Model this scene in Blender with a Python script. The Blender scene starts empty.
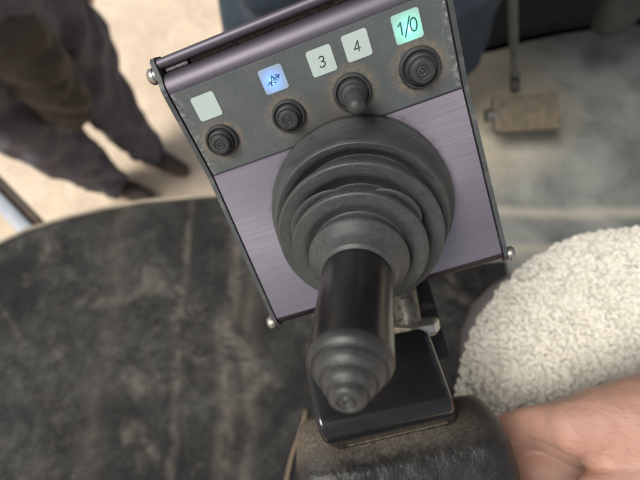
import bpy, bmesh, math, random
import numpy as np
from mathutils import Vector, Matrix, noise
random.seed(7); rng = np.random.default_rng(7)
sc = bpy.context.scene
C = sc.collection
R = math.radians
PI = math.pi

# ------------------------------------------------------------------ space
# camera frame (x right, y down, z forward) -> world; cab floor is z = 0, metres
M = Matrix(((0.99980103, 0.00636753, 0.01890359), (0.0, -0.94768102, 0.31921887), (0.01994721, -0.31915536, -0.94749246)))
CAM = Vector((0, 0, 0.80))
F = 475.0
def ray(px, py): return M @ Vector(((px-320)/F, (py-240)/F, 1.0))
def P(px, py, d): return CAM + ray(px, py)*d
def PZ(px, py, z):
    r = ray(px, py); return CAM + r*((z-CAM.z)/r.z)

# ------------------------------------------------------------------ materials
def new_mat(name):
    m = bpy.data.materials.new(name); m.use_nodes = True
    nt = m.node_tree; b = nt.nodes['Principled BSDF']
    return m, nt, b
def N(nt, t, **kw):
    n = nt.nodes.new(t)
    for k, v in kw.items():
        if hasattr(n, k): setattr(n, k, v)
        else: n.inputs[k].default_value = v
    return n
def L(nt, a, b): nt.links.new(a, b)
def coords(nt, scale=(1,1,1), rot=(0,0,0), loc=(0,0,0), kind='Object'):
    tc = N(nt, 'ShaderNodeTexCoord'); mp = N(nt, 'ShaderNodeMapping')
    mp.inputs['Scale'].default_value = scale; mp.inputs['Rotation'].default_value = rot; mp.inputs['Location'].default_value = loc
    L(nt, tc.outputs[kind], mp.inputs['Vector']); return mp.outputs['Vector']
def nz(nt, vec, scale, detail=4, rough=.6, dist=0):
    n = N(nt, 'ShaderNodeTexNoise'); n.inputs['Scale'].default_value = scale; n.inputs['Detail'].default_value = detail
    n.inputs['Roughness'].default_value = rough; n.inputs['Distortion'].default_value = dist
    L(nt, vec, n.inputs['Vector']); return n.outputs['Fac']
def ramp(nt, fac, stops):
    r = N(nt, 'ShaderNodeValToRGB'); e = r.color_ramp.elements
    while len(e) < len(stops): e.new(.5)
    for el, (p, c) in zip(e, stops):
        el.position = p; el.color = (*c, 1) if not isinstance(c, (int, float)) else (c, c, c, 1)
    L(nt, fac, r.inputs['Fac']); return r.outputs['Color']
def mix(nt, fac, a, b, mode='MIX'):
    m = N(nt, 'ShaderNodeMix'); m.data_type = 'RGBA'; m.blend_type = mode
    for sock, v in ((m.inputs[0], fac), (m.inputs[6], a), (m.inputs[7], b)):
        if isinstance(v, bpy.types.NodeSocket): L(nt, v, sock)
        elif isinstance(v, (int, float)) and sock != m.inputs[0]: sock.default_value = (v, v, v, 1)
        elif isinstance(v, (int, float)): sock.default_value = v
        else: sock.default_value = (*v, 1)
    return m.outputs[2]
def math_(nt, op, a, b=None, clamp=False):
    m = N(nt, 'ShaderNodeMath'); m.operation = op; m.use_clamp = clamp
    for i, v in enumerate((a, b)):
        if v is None: continue
        if isinstance(v, bpy.types.NodeSocket): L(nt, v, m.inputs[i])
        else: m.inputs[i].default_value = v
    return m.outputs[0]
def bump(nt, b, h, strength=.3, dist=.001, prev=None):
    n = N(nt, 'ShaderNodeBump'); n.inputs['Strength'].default_value = strength; n.inputs['Distance'].default_value = dist
    L(nt, h, n.inputs['Height'])
    if prev is not None: L(nt, prev, n.inputs['Normal'])
    L(nt, n.outputs['Normal'], b.inputs['Normal']); return n.outputs['Normal']
def setin(nt, sock, v):
    if isinstance(v, bpy.types.NodeSocket): L(nt, v, sock)
    elif isinstance(v, tuple): sock.default_value = (*v, 1)
    else: sock.default_value = v

def simple(name, c1, c2, scale=40, rough=(.4,.7), metal=0, bs=.2, bd=.001, bscale=None, stretch=(1,1,1), spec=.5, coat=0, dust=None, dust_scale=30, dust_at=(.55,.7)):
    m, nt, b = new_mat(name); v = coords(nt, stretch)
    f = nz(nt, v, scale, 6)
    col = ramp(nt, f, [(.3, c1), (.7, c2)])
    ro = math_(nt, 'MULTIPLY_ADD', f, rough[1]-rough[0]); ro.node.inputs[2].default_value = rough[0]
    if dust:
        d = ramp(nt, nz(nt, v, dust_scale, 8, .7), [(dust_at[0], 0.0), (dust_at[1], 1.0)])
        col = mix(nt, d, col, dust); ro = math_(nt, 'ADD', ro, math_(nt, 'MULTIPLY', d, .4), True)
    L(nt, col, b.inputs['Base Color']); L(nt, ro, b.inputs['Roughness'])
    b.inputs['Metallic'].default_value = metal; b.inputs['Specular IOR Level'].default_value = spec; b.inputs['Coat Weight'].default_value = coat
    if bs: bump(nt, b, nz(nt, v, bscale or scale*4, 5), bs, bd)
    return m

MATS = {}
def wave_lines(nt, v, sx, sy, detail=3):
    mp = N(nt, 'ShaderNodeMapping'); mp.inputs['Scale'].default_value = (sx, sy, sx); L(nt, v, mp.inputs['Vector'])
    return nz(nt, mp.outputs['Vector'], 1.0, detail, .6)

def make_plate():
    m, nt, b = new_mat('violet brushed aluminium'); v = coords(nt)
    l1 = wave_lines(nt, v, 9, 2200); l2 = wave_lines(nt, v, 28, 900, 2); big = nz(nt, v, 22, 3)
    c = ramp(nt, l1, [(.3, (.235,.215,.248)), (.7, (.285,.263,.30))])
    c = mix(nt, ramp(nt, big, [(.45, 0.0), (.75, .5)]), c, (.185,.15,.20))
    sp = ramp(nt, nz(nt, v, 900, 2), [(.68, 0.0), (.74, 1.0)])
    c = mix(nt, math_(nt, 'MULTIPLY', sp, .35), c, (.20,.18,.20))
    # grime that gathers round the rubber boot
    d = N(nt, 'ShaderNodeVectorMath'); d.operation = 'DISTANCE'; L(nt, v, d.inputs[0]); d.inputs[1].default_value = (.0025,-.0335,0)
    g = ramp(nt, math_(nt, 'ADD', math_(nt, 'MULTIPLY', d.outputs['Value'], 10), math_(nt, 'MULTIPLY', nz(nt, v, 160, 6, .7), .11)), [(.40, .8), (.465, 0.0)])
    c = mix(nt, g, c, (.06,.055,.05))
    scr = ramp(nt, wave_lines(nt, v, 14, 420, 1), [(.69, 0.0), (.73, 1.0)])
    c = mix(nt, math_(nt, 'MULTIPLY', scr, .28), c, (.22,.19,.25))
    L(nt, c, b.inputs['Base Color']); b.inputs['Metallic'].default_value = .75
    L(nt, math_(nt, 'ADD', math_(nt, 'MULTIPLY', l2, .22), .33), b.inputs['Roughness'])
    b.inputs['Anisotropic'].default_value = .5
    bump(nt, b, l1, .12, .0003); return m
def make_buttonpanel():
    m, nt, b = new_mat('grey printed panel foil'); v = coords(nt)
    f = nz(nt, v, 60, 5); c = ramp(nt, f, [(.3, (.070,.082,.082)), (.7, (.100,.112,.111))])
    fine = nz(nt, v, 1500, 3); c = mix(nt, ramp(nt, fine, [(.62, 0.0), (.72, .5)]), c, (.26,.27,.26))
    dirt = None
    for p, r in (((-.0435,.0137,0), .0074), ((-.0137,.0137,0), .0074), ((.0134,.0142,0), .0084), ((.0404,.0137,0), .0092)):
        d = N(nt, 'ShaderNodeVectorMath'); d.operation = 'DISTANCE'; L(nt, v, d.inputs[0]); d.inputs[1].default_value = p
        g = math_(nt, 'SUBTRACT', 1.0, math_(nt, 'DIVIDE', math_(nt, 'SUBTRACT', d.outputs['Value'], r), .0035), True)
        dirt = g if dirt is None else math_(nt, 'MAXIMUM', dirt, g)
    dirt = math_(nt, 'MULTIPLY', dirt, ramp(nt, nz(nt, v, 500, 6, .75), [(.36, 0.0), (.62, 1.0)]))
    c = mix(nt, dirt, c, (.19,.155,.115))
    # smear of grime along the seam above the boot
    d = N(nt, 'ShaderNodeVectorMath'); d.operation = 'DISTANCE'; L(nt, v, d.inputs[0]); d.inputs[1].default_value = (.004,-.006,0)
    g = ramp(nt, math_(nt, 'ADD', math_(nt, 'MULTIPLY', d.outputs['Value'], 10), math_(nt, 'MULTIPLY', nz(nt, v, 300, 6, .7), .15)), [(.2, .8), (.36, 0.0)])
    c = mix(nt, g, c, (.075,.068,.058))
    sx = N(nt, 'ShaderNodeSeparateXYZ'); L(nt, v, sx.inputs[0])
    eg = math_(nt, 'SUBTRACT', math_(nt, 'MULTIPLY', math_(nt, 'ABSOLUTE', sx.outputs[0]), 260.0), 13.1, True)
    wn = math_(nt, 'MULTIPLY', eg, ramp(nt, nz(nt, v, 420, 6, .75), [(.5, 0.0), (.6, .8)]))
    c = mix(nt, wn, c, (.30,.30,.28))
    sc_ = math_(nt, 'MULTIPLY', ramp(nt, wave_lines(nt, v, 60, 700, 2), [(.66, 0.0), (.72, 1.0)]), ramp(nt, nz(nt, v, 45, 3), [(.5, 0.0), (.65, .35)]))
    c = mix(nt, sc_, c, (.22,.23,.22))
    L(nt, c, b.inputs['Base Color']); L(nt, math_(nt, 'ADD', math_(nt, 'MULTIPLY', nz(nt, v, 90, 4), .25), .38), b.inputs['Roughness'])
    bump(nt, b, fine, .08, .0003); return m
def make_label(name, base, glow=None, at=(0,0,0), rad=.005, strength=1.5):
    m, nt, b = new_mat(name); v = coords(nt)
    c = ramp(nt, nz(nt, v, 300, 4), [(.3, base), (.7, tuple(x*.93 for x in base))])
    L(nt, c, b.inputs['Base Color']); b.inputs['Roughness'].default_value = .35
    if glow:
        d = N(nt, 'ShaderNodeVectorMath'); d.operation = 'DISTANCE'; L(nt, v, d.inputs[0]); d.inputs[1].default_value = at
        g = ramp(nt, math_(nt, 'DIVIDE', d.outputs['Value'], rad), [(0.0, 1.0), (.35, .45), (.7,.14), (1.0, 0.03)])
        L(nt, ramp(nt, g, [(0.0, glow), (.62, glow), (1.0, (.35,.75,1.0))]), b.inputs['Emission Color'])
        L(nt, math_(nt, 'MULTIPLY', g, strength), b.inputs['Emission Strength'])
    return m
def make_rubber(name, base=.028, dust=(.13,.125,.115), amt=(.5,.8), rough=.5):
    m, nt, b = new_mat(name); v = coords(nt)
    f = nz(nt, v, 120, 6, .7); big = nz(nt, v, 35, 4)
    c = ramp(nt, f, [(.3, (base*.8,base*.9,base*.9)), (.7, (base*1.35,base*1.42,base*1.38))])
    dd = math_(nt, 'MULTIPLY', ramp(nt, big, [(amt[0], 0.0), (amt[1], 1.0)]), ramp(nt, nz(nt, v, 700, 5, .7), [(.4, .1), (.65, .8)]))
    c = mix(nt, dd, c, dust); spk = ramp(nt, nz(nt, v, 1400, 2), [(.70, 0.0), (.75, .7)])
    c = mix(nt, spk, c, (.22,.22,.20))
    L(nt, c, b.inputs['Base Color']); L(nt, math_(nt, 'ADD', math_(nt, 'MULTIPLY', f, .25), rough-.1), b.inputs['Roughness'])
    bump(nt, b, nz(nt, v, 500, 5), .12, .0004); return m
def make_boot():
    m, nt, b = new_mat('dusty grey rubber of the bellows'); v = coords(nt)
    f = nz(nt, v, 120, 6, .7)
    c = ramp(nt, f, [(.3, (.032,.036,.0355)), (.7, (.052,.058,.0565))])
    # fine scuffs running round the folds
    g = N(nt, 'ShaderNodeTexGradient'); g.gradient_type = 'RADIAL'; L(nt, v, g.inputs['Vector'])
    sx = N(nt, 'ShaderNodeSeparateXYZ'); L(nt, v, sx.inputs[0])
    rr = math_(nt, 'SQRT', math_(nt, 'ADD', math_(nt, 'POWER', math_(nt, 'ABSOLUTE', sx.outputs[0]), 2.0), math_(nt, 'POWER', math_(nt, 'ABSOLUTE', sx.outputs[1]), 2.0)))
    cb = N(nt, 'ShaderNodeCombineXYZ'); L(nt, math_(nt, 'MULTIPLY', rr, 3800), cb.inputs[0]); L(nt, math_(nt, 'MULTIPLY', g.outputs['Fac'], 22), cb.inputs[1]); L(nt, math_(nt, 'MULTIPLY', sx.outputs[2], 900), cb.inputs[2])
    s = nz(nt, cb.outputs[0], 1.0, 3, .6)
    c = mix(nt, ramp(nt, s, [(.52, 0.0), (.72, .55)]), c, (.115,.123,.117))
    c = mix(nt, ramp(nt, nz(nt, v, 1500, 2), [(.70, 0.0), (.76, .7)]), c, (.30,.30,.28))
    L(nt, c, b.inputs['Base Color']); L(nt, math_(nt, 'ADD', math_(nt, 'MULTIPLY', s, .25), .34), b.inputs['Roughness'])
    bump(nt, b, s, .1, .0003); return m
def make_leather():
    m, nt, b = new_mat('worn black leather'); v = coords(nt)
    vo = N(nt, 'ShaderNodeTexVoronoi'); vo.feature = 'DISTANCE_TO_EDGE'; vo.inputs['Scale'].default_value = 800
    wob = N(nt, 'ShaderNodeTexNoise'); wob.inputs['Scale'].default_value = 200; L(nt, v, wob.inputs['Vector'])
    L(nt, mix(nt, .012, v, wob.outputs['Color']), vo.inputs['Vector'])
    cell = ramp(nt, vo.outputs['Distance'], [(0.0, 0.0), (.25, 1.0)])
    wr = nz(nt, v, 220, 6, .7)
    c = ramp(nt, nz(nt, v, 60, 5), [(.3, (.009,.009,.009)), (.7, (.019,.018,.0175))])
    sx = N(nt, 'ShaderNodeSeparateXYZ'); L(nt, v, sx.inputs[0])
    # dust lying on the front nose of the pad, below the seam
    front = math_(nt, 'ADD', math_(nt, 'MULTIPLY', math_(nt, 'SUBTRACT', sx.outputs[1], .1145), 90), math_(nt, 'MULTIPLY', math_(nt, 'SUBTRACT', wr, .5), 1.3), True)
    left = math_(nt, 'ADD', math_(nt, 'MULTIPLY', math_(nt, 'SUBTRACT', math_(nt, 'MULTIPLY', sx.outputs[0], -1.0), -.018), 18), .62, True)
    du = math_(nt, 'MULTIPLY', math_(nt, 'MULTIPLY', front, left), ramp(nt, nz(nt, v, 900, 6, .75), [(.36, .15), (.62, 1.0)]))
    du = math_(nt, 'MAXIMUM', du, math_(nt, 'MULTIPLY', ramp(nt, nz(nt, v, 1300, 4, .7), [(.58, 0.0), (.72, 1.0)]), .30))
    c = mix(nt, du, c, (.16,.135,.10))
    L(nt, c, b.inputs['Base Color']); L(nt, math_(nt, 'ADD', math_(nt, 'ADD', math_(nt, 'MULTIPLY', wr, .25), .30), math_(nt, 'MULTIPLY', du, .45), True), b.inputs['Roughness'])
    n1 = bump(nt, b, cell, .2, .0003); bump(nt, b, wr, .10, .0006, n1); return m
def make_mat():
    m, nt, b = new_mat('dirty black floor rubber'); v = coords(nt)
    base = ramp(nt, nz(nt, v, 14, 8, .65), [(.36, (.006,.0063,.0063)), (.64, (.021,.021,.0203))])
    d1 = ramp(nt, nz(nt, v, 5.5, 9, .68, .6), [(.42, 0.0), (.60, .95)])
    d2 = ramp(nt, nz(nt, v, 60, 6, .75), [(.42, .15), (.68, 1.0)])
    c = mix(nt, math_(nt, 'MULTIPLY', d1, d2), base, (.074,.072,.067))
    # dried mud patches
    mu = math_(nt, 'MULTIPLY', ramp(nt, nz(nt, v, 9, 9, .62, .4), [(.56, 0.0), (.65, .85)]), ramp(nt, nz(nt, v, 40, 4), [(.35,.3),(.6,1.0)]))
    c = mix(nt, mu, c, (.135,.122,.10))
    sx = N(nt, 'ShaderNodeSeparateXYZ'); L(nt, v, sx.inputs[0])
    wob = math_(nt, 'MULTIPLY', math_(nt, 'SUBTRACT', nz(nt, v, 7, 6), .5), .06)
    X = math_(nt, 'ADD', sx.outputs[0], wob)
    # long pale scrape marks where boots drag across the rubber
    for x0, w, a in ((-.214, .009, .6), (-.132, .020, .75), (-.098, .022, .45), (-.33, .03, .25)):
        g = math_(nt, 'SUBTRACT', 1.0, math_(nt, 'DIVIDE', math_(nt, 'ABSOLUTE', math_(nt, 'SUBTRACT', X, x0)), w), True)
        g = math_(nt, 'MULTIPLY', math_(nt, 'MULTIPLY', g, a), ramp(nt, nz(nt, v, 26, 7, .7), [(.36, 0.0), (.6, 1.0)]))
        c = mix(nt, g, c, (.15,.132,.105))
    st = N(nt, 'ShaderNodeMapping'); st.inputs['Rotation'].default_value = (0,0,R(32)); st.inputs['Scale'].default_value = (9,42,1); L(nt, v, st.inputs['Vector'])
    c = mix(nt, ramp(nt, nz(nt, st.outputs[0], 1, 3), [(.63, 0.0), (.70, .75)]), c, (.014,.014,.014))
    gr = math_(nt, 'MULTIPLY', ramp(nt, nz(nt, v, 330, 4, .7), [(.56, 0.0), (.68, 1.0)]), ramp(nt, nz(nt, v, 12, 5, .7), [(.38, .08), (.62, .75)]))
    c = mix(nt, gr, c, (.16,.14,.11))
    ck = N(nt, 'ShaderNodeTexVoronoi'); ck.feature = 'DISTANCE_TO_EDGE'; ck.inputs['Scale'].default_value = 26
    wv = N(nt, 'ShaderNodeTexNoise'); wv.inputs['Scale'].default_value = 18; wv.inputs['Detail'].default_value = 6; L(nt, v, wv.inputs['Vector']); L(nt, mix(nt, .09, v, wv.outputs['Color']), ck.inputs['Vector'])
    ckm = math_(nt, 'MULTIPLY', ramp(nt, ck.outputs['Distance'], [(0.0, 1.0), (.035, 0.0)]), ramp(nt, nz(nt, v, 5, 3), [(.5, 0.0), (.62, .8)]))
    c = mix(nt, ckm, c, (.006,.006,.006))
    L(nt, c, b.inputs['Base Color']); b.inputs['Roughness'].default_value = .75; b.inputs['Specular IOR Level'].default_value = .22
    n1 = bump(nt, b, nz(nt, v, 16, 8, .65), .5, .006); bump(nt, b, nz(nt, v, 160, 5), .4, .002, n1); return m
def make_floor():
    m, nt, b = new_mat('dusty grey cab floor'); v = coords(nt)
    c = ramp(nt, nz(nt, v, 9, 8, .62, .5), [(.32, (.125,.135,.128)), (.68, (.325,.335,.305))])
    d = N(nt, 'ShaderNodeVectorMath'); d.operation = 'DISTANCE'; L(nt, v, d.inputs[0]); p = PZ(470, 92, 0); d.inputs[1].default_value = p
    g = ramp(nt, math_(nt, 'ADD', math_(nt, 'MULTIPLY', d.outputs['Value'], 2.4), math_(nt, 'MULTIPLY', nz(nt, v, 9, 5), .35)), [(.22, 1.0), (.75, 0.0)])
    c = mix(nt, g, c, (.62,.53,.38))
    sx = N(nt, 'ShaderNodeSeparateXYZ'); L(nt, v, sx.inputs[0])
    wob = math_(nt, 'MULTIPLY', math_(nt, 'SUBTRACT', nz(nt, v, 7, 3), .5), .03)
    Y = math_(nt, 'ADD', sx.outputs[1], wob)
    for y0, w in ((PZ(560, 213, 0).y, .016), (PZ(540, 250, 0).y, .014)):
        g = math_(nt, 'SUBTRACT', 1.0, math_(nt, 'DIVIDE', math_(nt, 'ABSOLUTE', math_(nt, 'SUBTRACT', Y, y0)), w), True)
        c = mix(nt, math_(nt, 'MULTIPLY', g, .8), c, (.48,.44,.35))
    L(nt, c, b.inputs['Base Color']); b.inputs['Roughness'].default_value = .8
    bump(nt, b, nz(nt, v, 40, 8, .7), .4, .004); return m
def make_sand():
    m, nt, b = new_mat('pale sandy ground'); v = coords(nt)
    c = ramp(nt, nz(nt, v, 3.2, 9, .66, .3), [(.3, (.58,.46,.34)), (.55, (.72,.59,.445)), (.75, (.80,.69,.54))])
    c = mix(nt, ramp(nt, nz(nt, v, 26, 8, .7), [(.5, 0.0), (.75, .6)]), c, (.52,.40,.29))
    L(nt, c, b.inputs['Base Color']); b.inputs['Roughness'].default_value = .95
    n1 = bump(nt, b, nz(nt, v, 5, 8, .6), .6, .05); bump(nt, b, nz(nt, v, 60, 6), .6, .008, n1); return m
def make_cloth(name, c1, c2, weave=2600, sc_=14, bs=.35):
    m, nt, b = new_mat(name); v = coords(nt)
    c = ramp(nt, nz(nt, v, sc_, 7, .65), [(.3, c1), (.7, c2)])
    L(nt, c, b.inputs['Base Color']); b.inputs['Roughness'].default_value = .9; b.inputs['Sheen Weight'].default_value = .08
    n1 = bump(nt, b, nz(nt, v, 38, 5), bs, .01); bump(nt, b, nz(nt, v, weave/4, 2), .25, .001, n1); return m
def make_fleece():
    m, nt, b = new_mat('cream wool curls'); v = coords(nt)
    c = ramp(nt, nz(nt, v, 60, 6, .7), [(.3, (.72,.695,.60)), (.7, (.84,.82,.73))])
    c = mix(nt, ramp(nt, nz(nt, v, 9, 4), [(.45, 0.0), (.75, .5)]), c, (.70,.67,.59))
    L(nt, c, b.inputs['Base Color']); b.inputs['Roughness'].default_value = .95
    b.inputs['Sheen Weight'].default_value = .4; b.inputs['Subsurface Weight'].default_value = .45; b.inputs['Subsurface Radius'].default_value = (.0045,.004,.0033)
    bump(nt, b, nz(nt, v, 900, 3), .3, .0005); return m
def make_skin():
    m, nt, b = new_mat('skin'); v = coords(nt)
    c = ramp(nt, nz(nt, v, 22, 6, .6), [(.32, (.47,.26,.195)), (.68, (.55,.34,.262))])
    c = mix(nt, ramp(nt, nz(nt, v, 45, 4), [(.5, 0.0), (.75, .6)]), c, (.50,.245,.19))
    st = N(nt, 'ShaderNodeMapping'); st.inputs['Rotation'].default_value = (0,0,R(-14)); st.inputs['Scale'].default_value = (260,1100,700); L(nt, v, st.inputs['Vector'])
    ln = nz(nt, st.outputs[0], 1, 4, .65)
    c = mix(nt, ramp(nt, ln, [(.60, 0.0), (.75, .35)]), c, (.66,.44,.35))
    vo = N(nt, 'ShaderNodeTexVoronoi'); vo.feature = 'DISTANCE_TO_EDGE'; vo.inputs['Scale'].default_value = 650; L(nt, v, vo.inputs['Vector'])
    L(nt, c, b.inputs['Base Color']); b.inputs['Roughness'].default_value = .48
    b.inputs['Subsurface Weight'].default_value = .35; b.inputs['Subsurface Radius'].default_value = (.006,.0025,.0015); b.inputs['Subsurface Scale'].default_value = .6
    n1 = bump(nt, b, ln, .5, .0007); bump(nt, b, ramp(nt, vo.outputs['Distance'], [(0.0,0.0),(.2,1.0)]), .2, .0003, n1); return m

MT = dict(
 plate=make_plate(), panel=make_buttonpanel(), boot=make_boot(), leather=make_leather(), mat=make_mat(), floor=make_floor(), sand=make_sand(), fleece=make_fleece(), skin=make_skin(),
 case=simple('violet anodised extrusion', (.095,.086,.105), (.145,.132,.157), 30, (.44,.58), .8, .1, .0003, 200, (.05,1,1)),
 endplate=simple('dark grey end plate', (.055,.06,.062), (.09,.097,.098), 80, (.4,.65), .2, .15, .0004, dust=(.17,.16,.14), dust_scale=200),
 rubber=make_rubber('black button rubber', .030, (.14,.13,.11), (.45,.8), .5),
 rubber2=make_rubber('grip cap rubber', .026, (.10,.098,.092), (.45,.8), .44),
 rollshade=simple('violet anodised roll darkened as shade', (.022,.017,.024), (.040,.032,.043), 30, (.3,.42), .5, .08, .0003, 200, (.05,1,1)),  # darker copy of the violet extrusion, shade put into its colour
 blueink=simple('blue print', (.02,.07,.22), (.03,.09,.27), 80, (.4,.6), bs=0),
 tealink=simple('dark teal print', (.012,.085,.085), (.02,.11,.11), 80, (.4,.6), bs=0),
 gasket=simple('dirt packed seal', (.03,.026,.02), (.14,.115,.08), 900, (.8,.95), 0, 1, .0012, 1500),
 ink=simple('dark print', (.02,.03,.03), (.04,.05,.05), 80, (.4,.6), bs=0),
 steel=simple('zinc plated steel', (.38,.37,.34), (.52,.51,.48), 120, (.28,.5), .95, .15, .0004, dust=(.17,.14,.10), dust_scale=260, dust_at=(.52,.66)),
 gloss=simple('glossy black plastic', (.008,.008,.009), (.013,.013,.014), 60, (.13,.21), bs=.03, bd=.0004, bscale=30, dust=(.10,.09,.075), dust_scale=1500, dust_at=(.67,.75)),
 grip=simple('satin black grip', (.009,.009,.010), (.014,.014,.015), 90, (.22,.34), bs=.04, bd=.0003, dust=(.09,.085,.075), dust_scale=1300, dust_at=(.66,.76)),
 blackmetal=simple('black painted steel', (.012,.012,.013), (.022,.022,.023), 60, (.3,.5), bs=.1, dust=(.12,.11,.09), dust_scale=90, dust_at=(.6,.75)),
 crust=simple('dust crust', (.11,.09,.065), (.19,.16,.115), 700, (.9,1), bs=1, bd=.0012, bscale=1200),
 trim=simple('pale dusty metal trim', (.34,.28,.21), (.50,.43,.33), 30, (.5,.8), .2, .3, .002, 90),
 ladder=simple('pale blue grey painted steel', (.30,.33,.37), (.42,.45,.49), 20, (.35,.55), .1, .1),
 ladderdark=simple('rusty dark steel', (.07,.05,.04), (.13,.10,.08), 40, (.6,.8), .2, .3),
 dark=simple('black moulded plastic', (.010,.010,.010), (.020,.020,.019), 20, (.5,.7), bs=.2, bd=.002),
 greyp=simple('grey dusty plastic', (.035,.034,.032), (.07,.067,.06), 25, (.5,.7), bs=.2),
 pedal=simple('worn pedal rubber', (.12,.10,.072), (.24,.20,.145), 60, (.7,.9), bs=.5, bd=.002, bscale=200),
 rod=simple('grey pedal arm', (.16,.16,.155), (.27,.265,.25), 30, (.4,.6), .5, .1),
 seatcloth=make_cloth('mauve grey seat cloth', (.17,.145,.15), (.25,.215,.22)),
 trousers=make_cloth('dark violet grey work cloth', (.050,.049,.067), (.095,.093,.120), bs=.6),
 coat=make_cloth('dark olive brown cloth', (.026,.022,.018), (.054,.043,.032)),
 jeans=make_cloth('dark blue denim', (.018,.032,.050), (.042,.066,.092)),
 bootleather=simple('brown boot leather', (.035,.024,.018), (.075,.05,.036), 20, (.5,.8), bs=.4, bd=.004),
 hair=simple('dark hair', (.03,.02,.012), (.06,.04,.025), 60, (.5,.7), bs=.3),
 roof=simple('added roof grey', (.05,.05,.05), (.075,.075,.073), 15, (.7,.9), bs=.1),
 straw=simple('dry straw', (.22,.16,.10), (.30,.22,.14), 60, (.6,.8), bs=.2),
 bodyhair=simple('fine body hair', (.16,.09,.05), (.24,.14,.08), 60, (.4,.5), bs=0),
 label=make_label('pale label', (.47,.56,.52)),
)

# ------------------------------------------------------------------ object helpers
def link(name, me, mat, parent=None, smooth=True):
    o = bpy.data.objects.new(name, me); C.objects.link(o)
    if mat is not None: me.materials.append(MT[mat] if isinstance(mat, str) else mat)
    if smooth:
        for p in me.polygons: p.use_smooth = True
    if parent is not None: o.parent = parent
    return o
def obj(name, bm, mat, parent=None, smooth=True, sharp=None):
    bmesh.ops.recalc_face_normals(bm, faces=bm.faces)
    me = bpy.data.meshes.new(name); bm.to_mesh(me); bm.free()
    o = link(name, me, mat, parent, smooth)
    if smooth and sharp: me.set_sharp_from_angle(angle=R(sharp))
    return o
def thing(name, label, cat, matrix=None, group=None):
    o = bpy.data.objects.new(name, None); C.objects.link(o); o.empty_display_size = .02
    if matrix is not None: o.matrix_world = matrix
    return tag(o, label, cat, group)
def tag(o, label, cat, group=None):
    o['label'] = label; o['category'] = cat
    if group: o['group'] = group
    return o
def frame(xa, ya, za, t):
    m = Matrix.Identity(4)
    for i, c in enumerate((xa, ya, za)):
        for r in range(3): m[r][i] = c[r]
    for r in range(3): m[r][3] = t[r]
    return m
def add_box(bm, size, loc=(0,0,0), rot=None, bev=0, seg=3):
    T = Matrix.Translation(loc) @ (rot.to_4x4() if rot else Matrix.Identity(4)) @ Matrix.Diagonal((*size, 1))
    r = bmesh.ops.create_cube(bm, size=1, matrix=T)
    if bev:
        es = list({e for v in r['verts'] for e in v.link_edges})
        bmesh.ops.bevel(bm, geom=es, offset=bev, segments=seg, profile=.5, affect='EDGES')
def revolve(bm, prof, seg=64, M4=None, centre=None, wob=None):
    """prof: list of (r, z); centre(z) shifts/tilts each ring"""
    rings = []
    for (r, z) in prof:
        ring = []
        for k in range(seg):
            a = 2*PI*k/seg; rr = r*(1+(wob(a, z) if wob else 0))
            p = Vector((rr*math.cos(a), rr*math.sin(a), 0))
            p = centre(z, p) if centre else Vector((p.x, p.y, z))
            if M4 is not None: p = M4 @ p
            ring.append(bm.verts.new(p))
        rings.append(ring)
    for i in range(len(rings)-1):
        for k in range(seg):
            bm.faces.new((rings[i][k], rings[i][(k+1) % seg], rings[i+1][(k+1) % seg], rings[i+1][k]))
    for rg in (rings[0], rings[-1]):
        if True:
            try: bm.faces.new(rg)
            except ValueError: pass
def smooth_prof(pts, n=4, rad=.25):
    """round the corners of a polyline profile"""
    out = [pts[0]]
    for i in range(1, len(pts)-1):
        a, b, c = (Vector((*p, 0)) for p in (pts[i-1], pts[i], pts[i+1]))
        d = min(rad*(a-b).length, rad*(c-b).length, .0012)
        p0 = b+(a-b).normalized()*d; p1 = b+(c-b).normalized()*d
        for k in range(n+1):
            t = k/n; q = p0*(1-t)**2+b*2*t*(1-t)+p1*t*t; out.append((q.x, q.y))
    out.append(pts[-1]); return out
def tube(bm, pts, r, seg=10, closed=False, caps=True):
    pts = [Vector(p) for p in pts]; n = len(pts); rings = []
    up = None
    for i in range(n):
        t = (pts[(i+1) % n]-pts[i-1]) if (closed or 0 < i < n-1) else (pts[1]-pts[0] if i == 0 else pts[-1]-pts[-2])
        t.normalize()
        if up is None: up = t.orthogonal().normalized()
        up = (up-t*up.dot(t)).normalized(); s = t.cross(up)
        rr = r[i] if isinstance(r, (list, tuple)) else r
        rings.append([bm.verts.new(pts[i]+(up*math.cos(2*PI*k/seg)+s*math.sin(2*PI*k/seg))*rr) for k in range(seg)])
    m = n if closed else n-1
    for i in range(m):
        for k in range(seg):
            bm.faces.new((rings[i][k], rings[i][(k+1) % seg], rings[(i+1) % n][(k+1) % seg], rings[(i+1) % n][k]))
    if not closed and caps: bm.faces.new(rings[0]); bm.faces.new(rings[-1])
def prism(bm, poly, z0, z1, M4=None):
    lo = [bm.verts.new(M4 @ Vector((x, y, z0)) if M4 else (x, y, z0)) for x, y in poly]
    hi = [bm.verts.new(M4 @ Vector((x, y, z1)) if M4 else (x, y, z1)) for x, y in poly]
    bm.faces.new(lo); bm.faces.new(hi); n = len(poly)
    for i in range(n): bm.faces.new((lo[i], lo[(i+1) % n], hi[(i+1) % n], hi[i]))
def rrect(w, h, r, n=6, cx=0, cy=0):
    out = []
    for (sx, sy, a0) in ((1,1,0), (-1,1,90), (-1,-1,180), (1,-1,270)):
        for k in range(n+1):
            a = R(a0+90*k/n); out.append((cx+sx*(w/2-r)+r*math.cos(a), cy+sy*(h/2-r)+r*math.sin(a)))
    return out
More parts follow.
